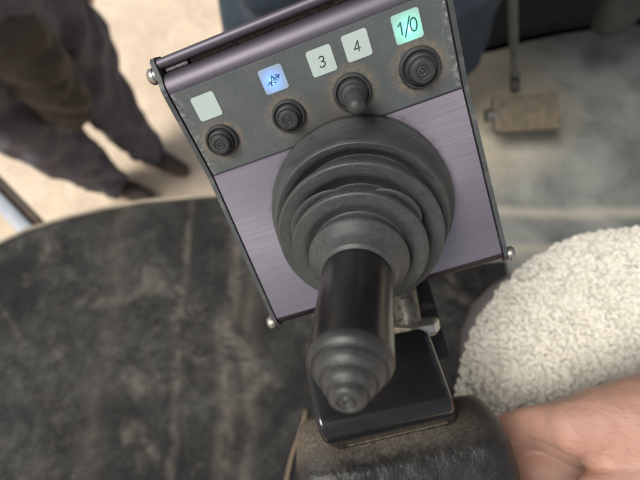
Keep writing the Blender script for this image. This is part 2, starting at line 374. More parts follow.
def capsule(bm, a, b, ra, rb, seg=20, rings=6):
    a, b = Vector(a), Vector(b); t = (b-a).normalized(); up = t.orthogonal().normalized(); s = t.cross(up)
    prof = [(a - t*ra*math.cos(k*PI/2/rings), ra*math.sin(k*PI/2/rings)) for k in range(1, rings+1)]
    prof += [(b + t*rb*math.sin(k*PI/2/rings), rb*math.cos(k*PI/2/rings)) for k in range(0, rings)]
    rs = [[bm.verts.new(c+(up*math.cos(2*PI*k/seg)+s*math.sin(2*PI*k/seg))*r) for k in range(seg)] for c, r in prof]
    for i in range(len(rs)-1):
        for k in range(seg): bm.faces.new((rs[i][k], rs[i][(k+1) % seg], rs[i+1][(k+1) % seg], rs[i+1][k]))
    bm.faces.new(rs[0]); bm.faces.new(rs[-1])
def ellipsoid(bm, c, axes, rot=None):
    T = Matrix.Translation(c) @ (rot.to_4x4() if rot else Matrix.Identity(4)) @ Matrix.Diagonal((*axes, 1))
    bmesh.ops.create_uvsphere(bm, u_segments=24, v_segments=16, radius=1, matrix=T)
def fuse(bm, voxel, smooth=6, name='tmp'):
    """one continuous surface from overlapping volumes"""
    bmesh.ops.recalc_face_normals(bm, faces=bm.faces)
    me = bpy.data.meshes.new(name); bm.to_mesh(me); bm.free()
    o = bpy.data.objects.new(name, me); C.objects.link(o)
    md = o.modifiers.new('r', 'REMESH'); md.mode = 'VOXEL'; md.voxel_size = voxel
    ms = o.modifiers.new('s', 'SMOOTH'); ms.iterations = smooth; ms.factor = .5
    dg = bpy.context.evaluated_depsgraph_get(); dg.update()
    out = bpy.data.meshes.new_from_object(o.evaluated_get(dg))
    bpy.data.objects.remove(o); bpy.data.meshes.remove(me); out.materials.clear(); out.name = name
    return out

# ================================================================== SETTING
def structure(o): o['kind'] = 'structure'; return o
bm = bmesh.new(); bmesh.ops.create_grid(bm, x_segments=120, y_segments=120, size=60)
for v in bm.verts: v.co.z = -1.1
ground = structure(obj('sandy_ground', bm, 'sand'))

# cab floor with the curved outer edge of the door sill
edge_px = [(-160,318), (-60,272), (0,245), (30,231), (65,220), (100,211), (145,203), (200,198), (240,195), (300,191), (345,186)]
edge = [PZ(x, y, 0) for x, y in edge_px]
front_off = -8
front_px = [(430,62), (490,52), (525,42), (560,35), (600,29), (640,25), (760,20)]
front = [PZ(x, y+front_off, 0) for x, y in front_px]
outline = [(p.x, p.y) for p in edge] + [(p.x, p.y) for p in front] + [(1.3, .75), (1.3, -.9), (-.75, -.9)]
bm = bmesh.new(); prism(bm, [(x, y) for x, y in outline], -.09, 0)
structure(obj('cab_floor', bm, 'floor', smooth=False))

# rubber mat on the left; its dark right part stands in for shade
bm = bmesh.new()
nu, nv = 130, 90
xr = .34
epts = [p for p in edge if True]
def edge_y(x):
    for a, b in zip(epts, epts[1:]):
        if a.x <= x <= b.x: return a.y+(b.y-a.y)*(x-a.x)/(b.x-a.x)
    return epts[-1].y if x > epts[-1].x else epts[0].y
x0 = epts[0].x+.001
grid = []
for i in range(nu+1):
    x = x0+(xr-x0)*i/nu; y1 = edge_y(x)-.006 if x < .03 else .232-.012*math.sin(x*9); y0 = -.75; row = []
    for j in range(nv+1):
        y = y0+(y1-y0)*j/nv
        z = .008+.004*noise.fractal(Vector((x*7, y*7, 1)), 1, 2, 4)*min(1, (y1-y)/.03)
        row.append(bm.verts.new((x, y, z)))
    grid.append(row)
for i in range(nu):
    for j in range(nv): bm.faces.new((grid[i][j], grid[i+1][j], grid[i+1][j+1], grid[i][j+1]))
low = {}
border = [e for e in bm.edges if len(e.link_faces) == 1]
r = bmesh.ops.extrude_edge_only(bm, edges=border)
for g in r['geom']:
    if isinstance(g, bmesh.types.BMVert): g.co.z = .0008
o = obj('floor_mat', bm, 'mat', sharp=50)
tag(o, 'dirty black rubber mat with pale dusty scrapes left of the armrest, carried on to the right in place of deep shade', 'floor mat')

bm = bmesh.new()
tp = [Vector((p.x, p.y-.001, .004)) for p in edge]
fine = []
for a, b in zip(tp, tp[1:]): fine += [a.lerp(b, k/6) for k in range(6)]
fine.append(tp[-1])
sec = [(-.002,-.004), (-.002,.006), (.0,.008), (.003,.007), (.005,.003), (.005,-.06), (.002,-.06), (.002,-.004)]
rings = []
for i, p in enumerate(fine):
    t = (fine[min(i+1, len(fine)-1)]-fine[max(i-1, 0)]).normalized(); nrm = Vector((-t.y, t.x, 0))
    rings.append([bm.verts.new(p+nrm*a+Vector((0,0,b))) for a, b in sec])
for i in range(len(rings)-1):
    for k in range(len(sec)): bm.faces.new((rings[i][k], rings[i][(k+1) % len(sec)], rings[i+1][(k+1) % len(sec)], rings[i+1][k]))
bm.faces.new(rings[0]); bm.faces.new(rings[-1])
o = obj('sill_trim', bm, 'trim', sharp=40)
tag(o, 'thin pale metal edge strip curving along the outer rim of the floor', 'edge strip')

# grab rail / step beside the sill
A, B = PZ(-60, 138, -.18), PZ(36, 238, -.18)
t = (B-A).normalized(); s = Vector((-t.y, t.x, 0)); za = Vector((0,0,1))
step = thing('access_step', 'pale blue grey metal step rail below the sill at the left picture edge', 'step', frame(t, s, za, A))
ln = (B-A).length
bm = bmesh.new(); add_box(bm, (ln, .030, .05), (ln/2, 0, 0), bev=.004); obj('rail', bm, 'ladder', step, sharp=30)
bm = bmesh.new(); add_box(bm, (ln-.02, .016, .04), (ln/2-.01, .0245, -.012), bev=.002); obj('backing_bar', bm, 'ladderdark', step, sharp=30)
bm = bmesh.new(); add_box(bm, (.022, .14, .03), (ln*.93, -.088, -.03), bev=.003); obj('tread', bm, 'ladderdark', step, sharp=30)

# straw lying beside the armrest
a, b = PZ(306, 410, .02), PZ(283, 490, .02)
bm = bmesh.new(); pts = [a.lerp(b, k/8)+Vector((.0015*math.sin(k), 0, 0)) for k in range(9)]
tube(bm, pts, .0021, 6); o = obj('straw', bm, 'straw'); tag(o, 'thin dry brown straw lying on the mat beside the armrest', 'straw')

# dark panel at the front of the footwell
bm = bmesh.new()
prof = [(0, .0), (.012, .0), (.016, .012), (.02, .03), (.03, .05), (.035, .25), (.02, .42), (-.03, .46), (-.05, .50), (-.05, .9), (.05, .9), (.08, .0)]
fp = []
for a, b in zip(front, front[1:]): fp += [a.lerp(b, k/6) for k in range(6)]
fp.append(front[-1])
rings = []
for i, p in enumerate(fp):
    t = (fp[min(i+1, len(fp)-1)]-fp[max(i-1, 0)]).normalized(); nrm = Vector((-t.y, t.x, 0))
    rings.append([bm.verts.new(p-nrm*.02+nrm*a*1.0+Vector((0,0,b+.001))) for a, b in prof])
for i in range(len(rings)-1):
    for k in range(len(prof)): bm.faces.new((rings[i][k], rings[i][(k+1) % len(prof)], rings[i+1][(k+1) % len(prof)], rings[i+1][k]))
bm.faces.new(rings[0]); bm.faces.new(rings[-1])
o = obj('front_panel', bm, 'dark', sharp=40); tag(o, 'black moulded panel closing off the front of the footwell', 'panel')
# grey moulded boot of a column
bm = bmesh.new(); c = P(622, 4, .80)
revolve(bm, [(.001, -.055), (.016, -.052), (.028, -.04), (.036, -.015), (.04, .03), (.044, .1), (.046, .16)], 32, Matrix.Translation(c) @ Matrix.Rotation(R(-28), 4, 'X') @ Matrix.Rotation(R(18), 4, 'Y'))
o = obj('column_cover', bm, 'greyp'); tag(o, 'grey rounded cover hanging in the dark footwell at top right', 'cover')

# unseen cab roof, added to block overhead sky and darken reflections
bm = bmesh.new()
prism(bm, [(-.30,-.28), (1.35,-.28), (1.35,.85), (-.30,.85)], 1.95, 2.03)
o = obj('added_cab_roof', bm, 'roof', smooth=False); tag(o, 'unseen grey cab roof added high over the floor to block sky light', 'roof')

# ------------------------------------------------------------------ pedal
pc = PZ(528, 112, .09)
rt, dn = M @ Vector((1,0,0)), M @ Vector((0,1,0))
xa = (rt - dn*.07).normalized(); za = (CAM-pc).normalized(); za = (za+Vector((0,.25,0))-xa*za.dot(xa)).normalized(); za = (za-xa*za.dot(xa)).normalized(); ya = za.cross(xa)
ped = thing('pedal', 'worn rectangular foot pedal with knobbly tread on a thin grey arm', 'pedal', frame(xa, ya, za, pc))
k = (pc-CAM).dot(M @ Vector((0,0,1)))/F
W, H = 66*k, 37*k
bm = bmesh.new(); prism(bm, rrect(W, H, .008), -.008, 0)
nx, ny = 14, 8
for i in range(nx):
    for j in range(ny):
        x = -W/2+W*(i+.75+.5*(j % 2)*.5)/(nx+.6); y = -H/2+H*(j+.5)/ny
        add_box(bm, (W/nx*.62, H/ny*.62, .004), (x, y, .0015), bev=.0008, seg=1)
obj('tread_pad', bm, 'pedal', ped, sharp=40)
bm = bmesh.new(); prism(bm, rrect(W*1.02, H*1.04, .008), -.013, -.008); obj('backing_plate', bm, 'ladderdark', ped, sharp=40)
bm = bmesh.new(); tube(bm, [(-W/2+.002, 0, -.006), (-W/2-.010, 0, -.006)], .010, 16); tube(bm, [(-W/2-.010, 0, -.006), (-W/2-.014, 0, -.006)], .013, 16)
obj('pivot_pin', bm, 'steel', ped, sharp=40)
bm = bmesh.new()
pts = [PZ(515, 90, .07), PZ(514.5, 75, .09), PZ(514, 50, .16), PZ(513, 20, .25), PZ(512, -8, .34), PZ(512, -40, .42)]
inv = ped.matrix_world.inverted(); pts = [inv @ p for p in pts]
tube(bm, pts, [.006,.0065,.0068,.007,.007,.007], 12); obj('arm', bm, 'rod', ped)
bm = bmesh.new(); q = [inv @ PZ(515, 91, .066), inv @ PZ(514.6, 72, .093)]; tube(bm, q, .0078, 12); obj('arm_sleeve', bm, 'dark', ped, sharp=40)

# ================================================================== SEAT + FLEECE
def cushion(x0, x1, y0, y1, rad, ztop, thick, edge_r, step_, dome=0, disp=None):
    bm = bmesh.new(); cx, cy = (x0+x1)/2, (y0+y1)/2; hw, hh = (x1-x0)/2, (y1-y0)/2
    def sd(x, y):
        qx, qy = abs(x-cx)-(hw-rad), abs(y-cy)-(hh-rad)
        return math.hypot(max(qx,0), max(qy,0))+min(max(qx,qy),0)-rad
    per = []                                           # concentric rings from the rim to the middle
    nper = int(2*(hw+hh)*2/step_/1.6)
    base = rrect(2*hw, 2*hh, rad, 24)
    L_ = [0]
    for i in range(len(base)): L_.append(L_[-1]+math.hypot(base[(i+1) % len(base)][0]-base[i][0], base[(i+1) % len(base)][1]-base[i][1]))
    ring0 = []
    for i in range(nper):
        s = L_[-1]*i/nper; k = max(j for j in range(len(base)) if L_[j] <= s); f = (s-L_[k])/max(1e-9, L_[k+1]-L_[k]); a, b = base[k], base[(k+1) % len(base)]
        ring0.append((a[0]+(b[0]-a[0])*f, a[1]+(b[1]-a[1])*f))
    prof = [(0, -thick), (0, -edge_r)] + [(edge_r*(1-math.cos(a)), -edge_r*(1-math.sin(a))) for a in [PI/2*k/10 for k in range(1, 11)]]
    d = edge_r; lim = min(hw, hh)*.96
    while d < lim: d += max(step_, (d-edge_r)*.12); prof.append((min(d, lim), 0))
    rings = []
    for inset, dz in prof:
        fx, fy = (hw-inset)/hw, (hh-inset)/hh
        rings.append([bm.verts.new((cx+x*fx, cy+y*fy, ztop+dz+dome*(1-max(abs(x*fx)/hw, abs(y*fy)/hh)**2))) for x, y in ring0])
    n = len(ring0)
    for i in range(len(rings)-1):
        for k in range(n): bm.faces.new((rings[i][k], rings[i][(k+1) % n], rings[i+1][(k+1) % n], rings[i+1][k]))
    bm.faces.new(rings[0]); bm.faces.new(rings[-1])
    return bm
SX0, SX1, SY0, SY1, SZ = .109, .58, -.42, .134, .452
seat = thing('seat', 'driver seat in mauve grey cloth showing at one corner under the cream fleece', 'seat', Matrix.Translation((.34, -.15, 0)))
bm = cushion(SX0+.042, SX1, SY0, SY1-.005, .088, SZ-.042, .10, .035, .02)
bmesh.ops.translate(bm, verts=bm.verts, vec=(-.34, .15, 0)); obj('cushion', bm, 'seatcloth', seat)
bm = bmesh.new(); add_box(bm, (.36, .40, .06), (.02, 0, SZ-.172), bev=.02); add_box(bm, (.22, .26, SZ-.205), (.02, 0, (SZ-.205)/2+.001), bev=.02); obj('seat_base', bm, 'dark', seat)

fl = cushion(SX0, SX1, SY0, SY1, .165, SZ, .028, .028, .006, dome=.004)
bmesh.ops.translate(fl, verts=fl.verts, vec=(-.34, .15, -SZ))
fl.normal_update(); fl.faces.ensure_lookup_table()
bmesh.ops.recalc_face_normals(fl, faces=fl.faces)
# sample points for the curls
tris, areas = [], []
for f in fl.faces:
    if len(f.verts) != 4: continue
    vs = [v.co.copy() for v in f.verts]
    if f.normal.z < -.2: continue
    w = vs[0].copy()
    wx, wy = w.x+.34, w.y-.15
    if not (wx < .36 and wy > -.14): continue          # the part of the rug near the camera carries the modelled curls
    tris.append((vs, f.normal.copy())); areas.append(f.calc_area())
areas = np.array(areas); cum = np.cumsum(areas)/areas.sum(); total = areas.sum()
ncurl = int(total/ (.0043**2)*2.6)
VV, FF = [], []
kseg, rs = 7, 5
vi = 0
for c_ in range(ncurl):
    vs, nrm = tris[int(np.searchsorted(cum, rng.random()))]
    u, v = rng.random(), rng.random()
    p = vs[0].lerp(vs[1], u).lerp(vs[3].lerp(vs[2], u), v)
    clump = noise.noise(Vector((p.x*70, p.y*70, 3)))
    a0 = 2*PI*noise.noise(Vector((p.x*38, p.y*38, 9)))+rng.normal()*1.6
    t1 = nrm.orthogonal().normalized(); t2 = nrm.cross(t1)
    d1 = t1*math.cos(a0)+t2*math.sin(a0); d2 = nrm.cross(d1)
    rad = rng.uniform(.0013, .0030); thick = rng.uniform(.0010, .0021); arc = rng.uniform(1.6, 3.6); h0 = rng.uniform(-.0018, .0011)+.0014*clump
    tilt = rng.uniform(.3, 1.1)
    axu = (d1*math.cos(tilt)+nrm*math.sin(tilt)); 
    rings = []
    for k in range(kseg):
        a = arc*k/(kseg-1)-.5; q = p+nrm*(h0+.0012)+axu*rad*math.sin(a)+d2*rad*(math.cos(a))+nrm*.0006*k/kseg
        tg = (axu*math.cos(a)-d2*math.sin(a)); w1 = nrm-tg*nrm.dot(tg)
        w1 = w1.normalized() if w1.length > 1e-4 else d1; w2 = tg.cross(w1)
        th = thick*(1.0 if 0 < k < kseg-1 else .45)
        for s in range(rs):
            b = 2*PI*s/rs; VV.append(q+(w1*math.cos(b)+w2*math.sin(b))*th)
    for k in range(kseg-1):
        for s in range(rs): FF.append((vi+k*rs+s, vi+k*rs+(s+1) % rs, vi+(k+1)*rs+(s+1) % rs, vi+(k+1)*rs+s))
    FF.append(tuple(vi+s for s in range(rs))[::-1]); FF.append(tuple(vi+(kseg-1)*rs+s for s in range(rs)))
    vi += kseg*rs
for v in fl.verts:
    p = v.co; v.co = p+v.normal*(.003*noise.noise(p*80))
b0 = len(fl.verts); fl.verts.ensure_lookup_table()
me = bpy.data.meshes.new('sheepskin_cover')
fv = [v.co.copy() for v in fl.verts]; ff = [[v.index for v in f.verts] for f in fl.faces]; fl.verts.index_update()
ff = [[v.index for v in f.verts] for f in fl.faces]
me.from_pydata([tuple(v) for v in fv]+[tuple(v) for v in VV], [], ff+[tuple(i+len(fv) for i in f) for f in FF]); fl.free()
o = link('sheepskin_cover', me, 'fleece'); o.location = (.34, -.15, SZ)
tag(o, 'cream curly sheepskin cover spread over the seat', 'seat cover')

# ================================================================== ARMREST
fwd = (P(380, 380, .22)-P(392, 460, .22)); fwd.z = 0; fwd.normalize()
fwd = Matrix.Rotation(R(2.5), 3, 'Z') @ fwd
afwd = Matrix.Rotation(R(-4), 3, 'Z') @ fwd; aax = Vector((afwd.y, -afwd.x, 0))
ax = Vector((fwd.y, -fwd.x, 0)); az = Vector((0,0,1))
ARW, ARL, ART = .106, .26, .046
atop = P(413, 475, .214)
a0 = atop - afwd*.108
arm = thing('armrest', 'black padded leather armrest with puckered seam and dusty front edge', 'armrest', frame(aax, afwd, az, a0))
bm = bmesh.new()
# pad: rounded box, lofted so that the nose slopes forward; local y forward (nose ~ +.13), z top = 0
def pad_section(y):
    """half width and top height at y"""
    e = max(0, (y-.108)/.030); e = min(1, e)
    hw = ARW/2*(1-.0*e)-.010*(1-math.sqrt(max(0, 1-e**2)))
    zt = -.030*(1-math.sqrt(max(0, 1-(e*.97)**2)))
    return hw, zt
ys = [-.20+.012*k for k in range(25)]; ys = [y for y in ys if y < .095]+[.095+.0009*k for k in range(49)]
ys = [y for y in ys if y <= .138]
secs = []
nseg = 40
for y in ys:
    hw, zt = pad_section(y); rad = .016; pts = []
    for (sx, a0_, zc) in ((1, 0, 1), (-1, 90, 1)):
        for k in range(9):
            a = R(a0_+90*k/8); pts.append((sx*(hw-rad)+rad*math.cos(a), zt-rad+rad*math.sin(a)))
    # dense top between corners
    top = []
    right, left = pts[:9], pts[9:]
    mid = [((right[-1][0]*(1-k/96)+left[0][0]*k/96), zt) for k in range(1, 96)]
    zb = -ART
    loop = [(hw, zb+.008)]+right+mid+left+[(-hw, zb+.008), (-hw+.008, zb), (hw-.008, zb)]
    secs.append((y, loop))
rings = []
for y, loop in secs:
    ring = []
    for x, z in loop:
        p = Vector((x, y, z))
        if z > -.03:
            p.z += .0007*noise.fractal(p*55, 1, 2, 3)+.0012*noise.noise(p*22)
            dseam = abs(y-(.1135+.0015*math.sin(x*60)))
            if dseam < .0075: p.z += .42*(.0005*noise.noise(Vector((x*850, y*420, 4)))+.0004*noise.noise(Vector((x*1500, y*900, 8)))+.0003*noise.noise(Vector((x*300, y*120, 2))))*(1-dseam/.0075)+.0008*math.exp(-(dseam/.0035)**2)
        ring.append(bm.verts.new(p))
    rings.append(ring)
n = len(rings[0])
for i in range(len(rings)-1):
    for k in range(n): bm.faces.new((rings[i][k], rings[i][(k+1) % n], rings[i+1][(k+1) % n], rings[i+1][k]))
bm.faces.new(rings[0]); bm.faces.new(rings[-1])
o = obj('pad', bm, 'leather', arm)
sd_ = o.modifiers.new('s', 'SUBSURF'); sd_.levels = 1; sd_.render_levels = 2
bm = bmesh.new(); add_box(bm, (.060, .27, .26), (-.006, -.045, -ART-.129), bev=.012); obj('light_blocker', bm, 'dark', arm, sharp=40)  # box added under the pad to block light from the left
# ================================================================== CONTROL BOX
Rp = Matrix(((0.94007298,-0.3371715,-0.05077561), (-0.29611607,-0.88112728,0.36868684), (-0.16905047,-0.33155707,-0.92816585)))
A3 = M @ Rp
tB = CAM + M @ Vector((0.0049996, -0.0440275, 0.19742308))
box = thing('control_box', 'violet and grey joystick console with lit symbols, push buttons and a rubber bellows', 'control box', frame(A3.col[0], A3.col[1], A3.col[2], tB))
HW = .055; BEND = .2262; Hp = .081; Hg = .0376
cb, sb = math.cos(BEND), math.sin(BEND)
GM = Matrix.Rotation(BEND, 4, 'X')                     # frame of the tilted button strip
def g2(v, w): return (v*cb-w*sb, v*sb+w*cb)
# outline of the extrusion in the (y, z) plane
def arc(c, r, a0, a1, n, fr=None):
    out = []
    for k in range(n+1):
        a = R(a0+(a1-a0)*k/n); p = (c[0]+r*math.cos(a), c[1]+r*math.sin(a)); out.append(g2(*p) if fr else p)
    return out
D = .042
outer = [(-Hp+.001, -.0006), (0, -.0006)]
roll1 = arc((Hg+.0005, -.0068), .0062, 90, 12, 10, 1)                     # front roll above the buttons
groove = [g2(Hg+.0066, -.0082), g2(Hg+.0066, -.0115), g2(Hg+.0088, -.0115), g2(Hg+.0088, -.0062)]
roll2 = arc((Hg+.0108, -.0062), .0020, 180, 0, 10, 1)
back = [g2(Hg+.0118, -.012), g2(Hg+.004, -.034), (Hg-.012, -D), (-Hp+.004, -D)]
bot = [(-Hp+.0008, -.016), (-Hp-.0002, -.0125), (-Hp-.0004, -.0108), (-Hp+.0006, -.0104)] + arc((-Hp+.0066, -.0066), .0060, 205, 95, 10)
prof = [(0, -.0006), g2(Hg, -.0006)] + roll1 + groove + roll2 + back + [(-Hp+.004, -.016), (-Hp+.0066, -.0056), (-Hp+.0066, -.0006)]
def extrude_yz(bm, prof, x0, x1):
    a = [bm.verts.new((x0, y, z)) for y, z in prof]; b = [bm.verts.new((x1, y, z)) for y, z in prof]; n = len(prof)
    for i in range(n): bm.faces.new((a[i], a[(i+1) % n], b[(i+1) % n], b[i]))
    bm.faces.new(a); bm.faces.new(b)
bm = bmesh.new(); extrude_yz(bm, prof, -HW+.0002, HW-.0002); obj('housing', bm, 'case', box, sharp=35)
# face plate and button strip, thin sheets set proud of the housing
bm = bmesh.new(); add_box(bm, (2*HW-.0012, Hp-.0064, .0009), (0, -(Hp-.0060)/2, 0)); obj('face_plate', bm, 'plate', box, smooth=False)
bm = bmesh.new(); add_box(bm, (2*HW-.0012, Hg-.0008, .0008), (0, Hg/2+.0002, 0), bev=.0001, seg=1)
strip = obj('button_panel', bm, 'panel', box, smooth=False); strip.rotation_euler = (BEND, 0, 0)
bm = bmesh.new(); extrude_yz(bm, bot + [(-Hp+.0060, -.0058), (-Hp+.0036, -.0158)], -HW+.0003, HW-.0003); obj('shaded_bottom_roll', bm, 'rollshade', box, sharp=35)  # lower roll of the housing, its shade painted as a dark colour
# seal packed with dirt in the top groove
bm = bmesh.new()
n_ = 160; rows = []
for i in range(n_+1):
    x = -HW+.012+(2*HW-.013)*i/n_; row = []
    for k in range(5):
        v = Hg+.0066+.0022*k/4; w = -.0080+.0007*math.sin(PI*k/4)+.0007*noise.noise(Vector((x*900, k*1.3, 0))); y, z = g2(v, w); row.append(bm.verts.new((x, y, z)))
    rows.append(row)
for i in range(n_):
    for k in range(4): bm.faces.new((rows[i][k], rows[i+1][k], rows[i+1][k+1], rows[i][k+1]))
obj('seal', bm, 'gasket', box)
bm = bmesh.new()
pts = [(x, *g2(Hg+.0077, -.0079)) for x in np.linspace(-HW+.001, -HW+.011, 21)]
tube(bm, pts, [.0014 if i % 2 else .0009 for i in range(21)], 10); obj('seal_spring', bm, 'steel', box)
# end plates
pr2 = [(-Hp+.004, .0004), (0, .0004), g2(Hg, .0004)] + arc((Hg+.0005, -.0066), .0068, 88, 40, 6, 1) + [g2(Hg+.0100, -.0034), g2(Hg+.0126, -.0040), g2(Hg+.0136, -.0062), g2(Hg+.0126, -.0125), g2(Hg+.0045, -.034), (Hg-.012, -D-.0012), (-Hp+.003, -D-.0012), (-Hp-.0010, -.014), (-Hp-.0008, -.006), (-Hp+.0010, -.0020)]
for s in (-1, 1):
    bm = bmesh.new(); extrude_yz(bm, pr2, s*(HW+.0002), s*(HW+.0021))
    ep = obj('end_plate', bm, 'endplate', box, smooth=False)
    for (y, z) in (g2(Hg+.0075, -.0052), (-Hp+.0032, -.0030), (-Hp+.006, -.034), g2(Hg+.000, -.028)):
        bm = bmesh.new()
        T = Matrix.Translation((s*(HW+.0021), y, z)) @ Matrix.Rotation(s*PI/2, 4, 'Y')
        revolve(bm, [(.0026, 0), (.0027, .0008), (.0032, .0009), (.0033, .0018), (.0030, .0028), (.0022, .0036), (.0014, .0038), (.0013, .0026), (.0001, .0026)], 24, T)
        obj('screw', bm, 'steel', ep, sharp=40)

# symbols --------------------------------------------------------------
def glyph_bm(strokes, w=.00042, z=.0):
    bm = bmesh.new()
    for st in strokes:
        for a, b in zip(st, st[1:]):
            a, b = Vector((*a, 0)), Vector((*b, 0)); d = (b-a)
            if d.length < 1e-7: continue
            d.normalize(); s = Vector((-d.y, d.x, 0))*w/2; a2, b2 = a-d*w*.3, b+d*w*.3
            vs = [bm.verts.new(q+Vector((0,0,z))) for q in (a2-s, b2-s, b2+s, a2+s)]; hs = [bm.verts.new(v.co+Vector((0,0,.00003))) for v in vs]
            bm.faces.new(vs); bm.faces.new(hs)
            for i in range(4): bm.faces.new((vs[i], vs[(i+1) % 4], hs[(i+1) % 4], hs[i]))
    return bm
def arcp(c, rx, ry, a0, a1, n=12): return [(c[0]+rx*math.cos(R(a0+(a1-a0)*k/n)), c[1]+ry*math.sin(R(a0+(a1-a0)*k/n))) for k in range(n+1)]
def sc2(strokes, s=.001, dx=0, dy=0, shear=0): return [[((x+shear*y)*s+dx, y*s+dy) for x, y in st] for st in strokes]
G3 = [arcp((0,.9), .95, .9, 150, -90, 12) + arcp((0,-.95), 1.1, 1.0, 90, -150, 14)]
G4 = [[(.55,-2.0), (.55,1.9), (-1.2,-.9), (1.15,-.9)]]
G10 = [[(-2.7,1.0), (-1.8,1.9), (-1.8,-1.6)], [(-1.0,-2.5), (1.0,2.7)], arcp((1.9,.1), .95, 1.85, 0, 360, 20)]
GS = [[(-1.9,-.7), (1.9,.75)], [(-1.05,-1.1), (-.1,1.2), (.35,-.9), (-.85,-.25)], [(.15,.9), (.9,-.45)], [(.75,1.15), (1.5,-.1)], [(-1.25,.05), (-.75,-1.15)], [(1.35,.2), (1.9,.75), (1.2,1.0)]]
labels = [
 (-.0430, .0285, None, 'plain pale label with no symbol', 'label', .0098),
 (-.0140, .0291, GS, 'pale label glowing blue behind a small arrow symbol', make_label('blue lit label', (.30,.37,.43), (.02,.27,1.0), (-.0006,-.0004,0), .0062, 1.9), .0096),
 (.0058, .0291, G3, 'pale label printed with the number 3', 'label', .0098),
 (.0201, .0298, G4, 'pale label printed with the number 4', 'label', .0098),
 (.0395, .0297, G10, 'pale label glowing green behind 1/0', make_label('green lit label', (.36,.52,.47), (.01,.70,.50), (.0004,-.0010,0), .0085, 1.5), .0104)]
for (x, y, g, lab, mt, sz) in labels:
    bm = bmesh.new(); prism(bm, rrect(sz, sz*1.02, .0011), 0, .00016)
    o = obj('symbol_label', bm, mt, box, smooth=False); o.matrix_local = GM @ Matrix.Translation((x, y, .00046)); o['label'] = lab
    if g:
        s_, sh = {id(G3): (.00105, .12), id(G4): (.00098, .12), id(G10): (.00125, .08), id(GS): (.00150, 0)}[id(g)]
        gm = glyph_bm(sc2(g, s_, 0, -.0002, sh), .0005 if g is G10 else (.00042 if g is not GS else .00034), .00018)
        go = obj('symbol', gm, 'blueink' if g is GS else 'tealink' if g is G10 else 'ink', o, smooth=False)

# push buttons -----------------------------------------------------------
def ring_prof(r, z, n=6, amp=.00025, r0=.0):
    return []
def push_button(x, y, k=1.0):
    bm = bmesh.new()
    T = GM @ Matrix.Translation((x, y, .0004)) 
    revolve(bm, smooth_prof([(.0068,0), (.0068,.0012), (.0063,.0019), (.0058,.0019), (.0056,.0010), (.0052,.0010), (.0051,.0016), (.0001,.0016)], 3), 48, Matrix.Diagonal((k,k,k,1)))
    o = obj('push_button', bm, 'rubber', box, sharp=50); o.matrix_local = T
    bm = bmesh.new()
    revolve(bm, smooth_prof([(.0051,.0012), (.0050,.0034), (.0044,.0040), (.0043,.0036), (.0041,.0036), (.0040,.0058), (.0036,.0064), (.0022,.0065), (.00205,.0061), (.0018,.0061), (.0016,.0065), (.0011,.0065), (.0009,.0061), (.0006,.0061), (.0004,.0064), (.0001,.0064)], 2), 48, Matrix.Diagonal((k,k,k*.9,1)))
    c = obj('cap', bm, 'rubber', o, sharp=50)
push_button(-.0436, .0137, 1.0); push_button(-.0138, .0137, 1.0); push_button(.0404, .0139, 1.18)
bm = bmesh.new(); T = GM @ Matrix.Translation((.0132, .0139, .0004))
revolve(bm, smooth_prof([(.0076,0), (.0076,.0014), (.0070,.0022), (.0064,.0022), (.0062,.0012), (.0058,.0012), (.0057,.0040), (.0053,.0046), (.0001,.0046)], 3), 48)
tg = obj('toggle_switch', bm, 'rubber', box, sharp=50); tg.matrix_local = T
bm = bmesh.new(); revolve(bm, smooth_prof([(.0048,.0042), (.0047,.0072), (.0040,.0080), (.0036,.0083), (.0035,.0130)], 3)+[(.0035,.0180), (.0035,.0200), (.0032,.0216), (.0025,.0228), (.0014,.0235), (.0001,.0237)], 40)
nb = obj('nub', bm, 'rubber', tg, sharp=60); nb.matrix_local = Matrix.Rotation(R(-3), 4, 'X')

# joystick ---------------------------------------------------------------
JO = Vector((.0023, -.0335, .0005))
axd = Vector((-.136, -.197, .971)).normalized()
def jcentre(z, p):
    """bend: base rings lie flat on the plate, upper rings follow the tilted stick"""
    t = max(0, min(1, z/.034)); t = t*t*(3-2*t)
    n_ = Vector((0,0,1)).lerp(axd, t).normalized(); q = Vector((0,0,1)).rotation_difference(n_)
    return q @ p + axd*z*1.0 - Vector((axd.x, axd.y, 0))*min(z, .006)*.6
bm = bmesh.new()
bprof = [(.0390,0), (.0390,.0056), (.0384,.0063), (.0372,.0082), (.0361,.0112), (.0357,.0140), (.0356,.0168), (.0349,.0178), (.0322,.0172), (.0278,.0128), (.0274,.0205),
         (.0314,.0234), (.0324,.0244), (.0325,.0266), (.0319,.0272), (.0272,.0268), (.0212,.0222), (.0208,.0300), (.0246,.0318), (.0255,.0327), (.0256,.0354), (.0250,.0360), (.0206,.0361), (.0168,.0340), (.0165,.0376), (.0181,.0390), (.0185,.0399), (.0185,.0412), (.0179,.0420), (.0150,.0452), (.0136,.0480), (.0131,.0492)]
revolve(bm, smooth_prof(bprof, 4, .38), 128, Matrix.Identity(4), jcentre, lambda a, z: .008*noise.noise(Vector((math.cos(a)*1.3, math.sin(a)*1.3, z*120))))
jb = obj('joystick_bellows', bm, 'boot', box); jb.location = JO
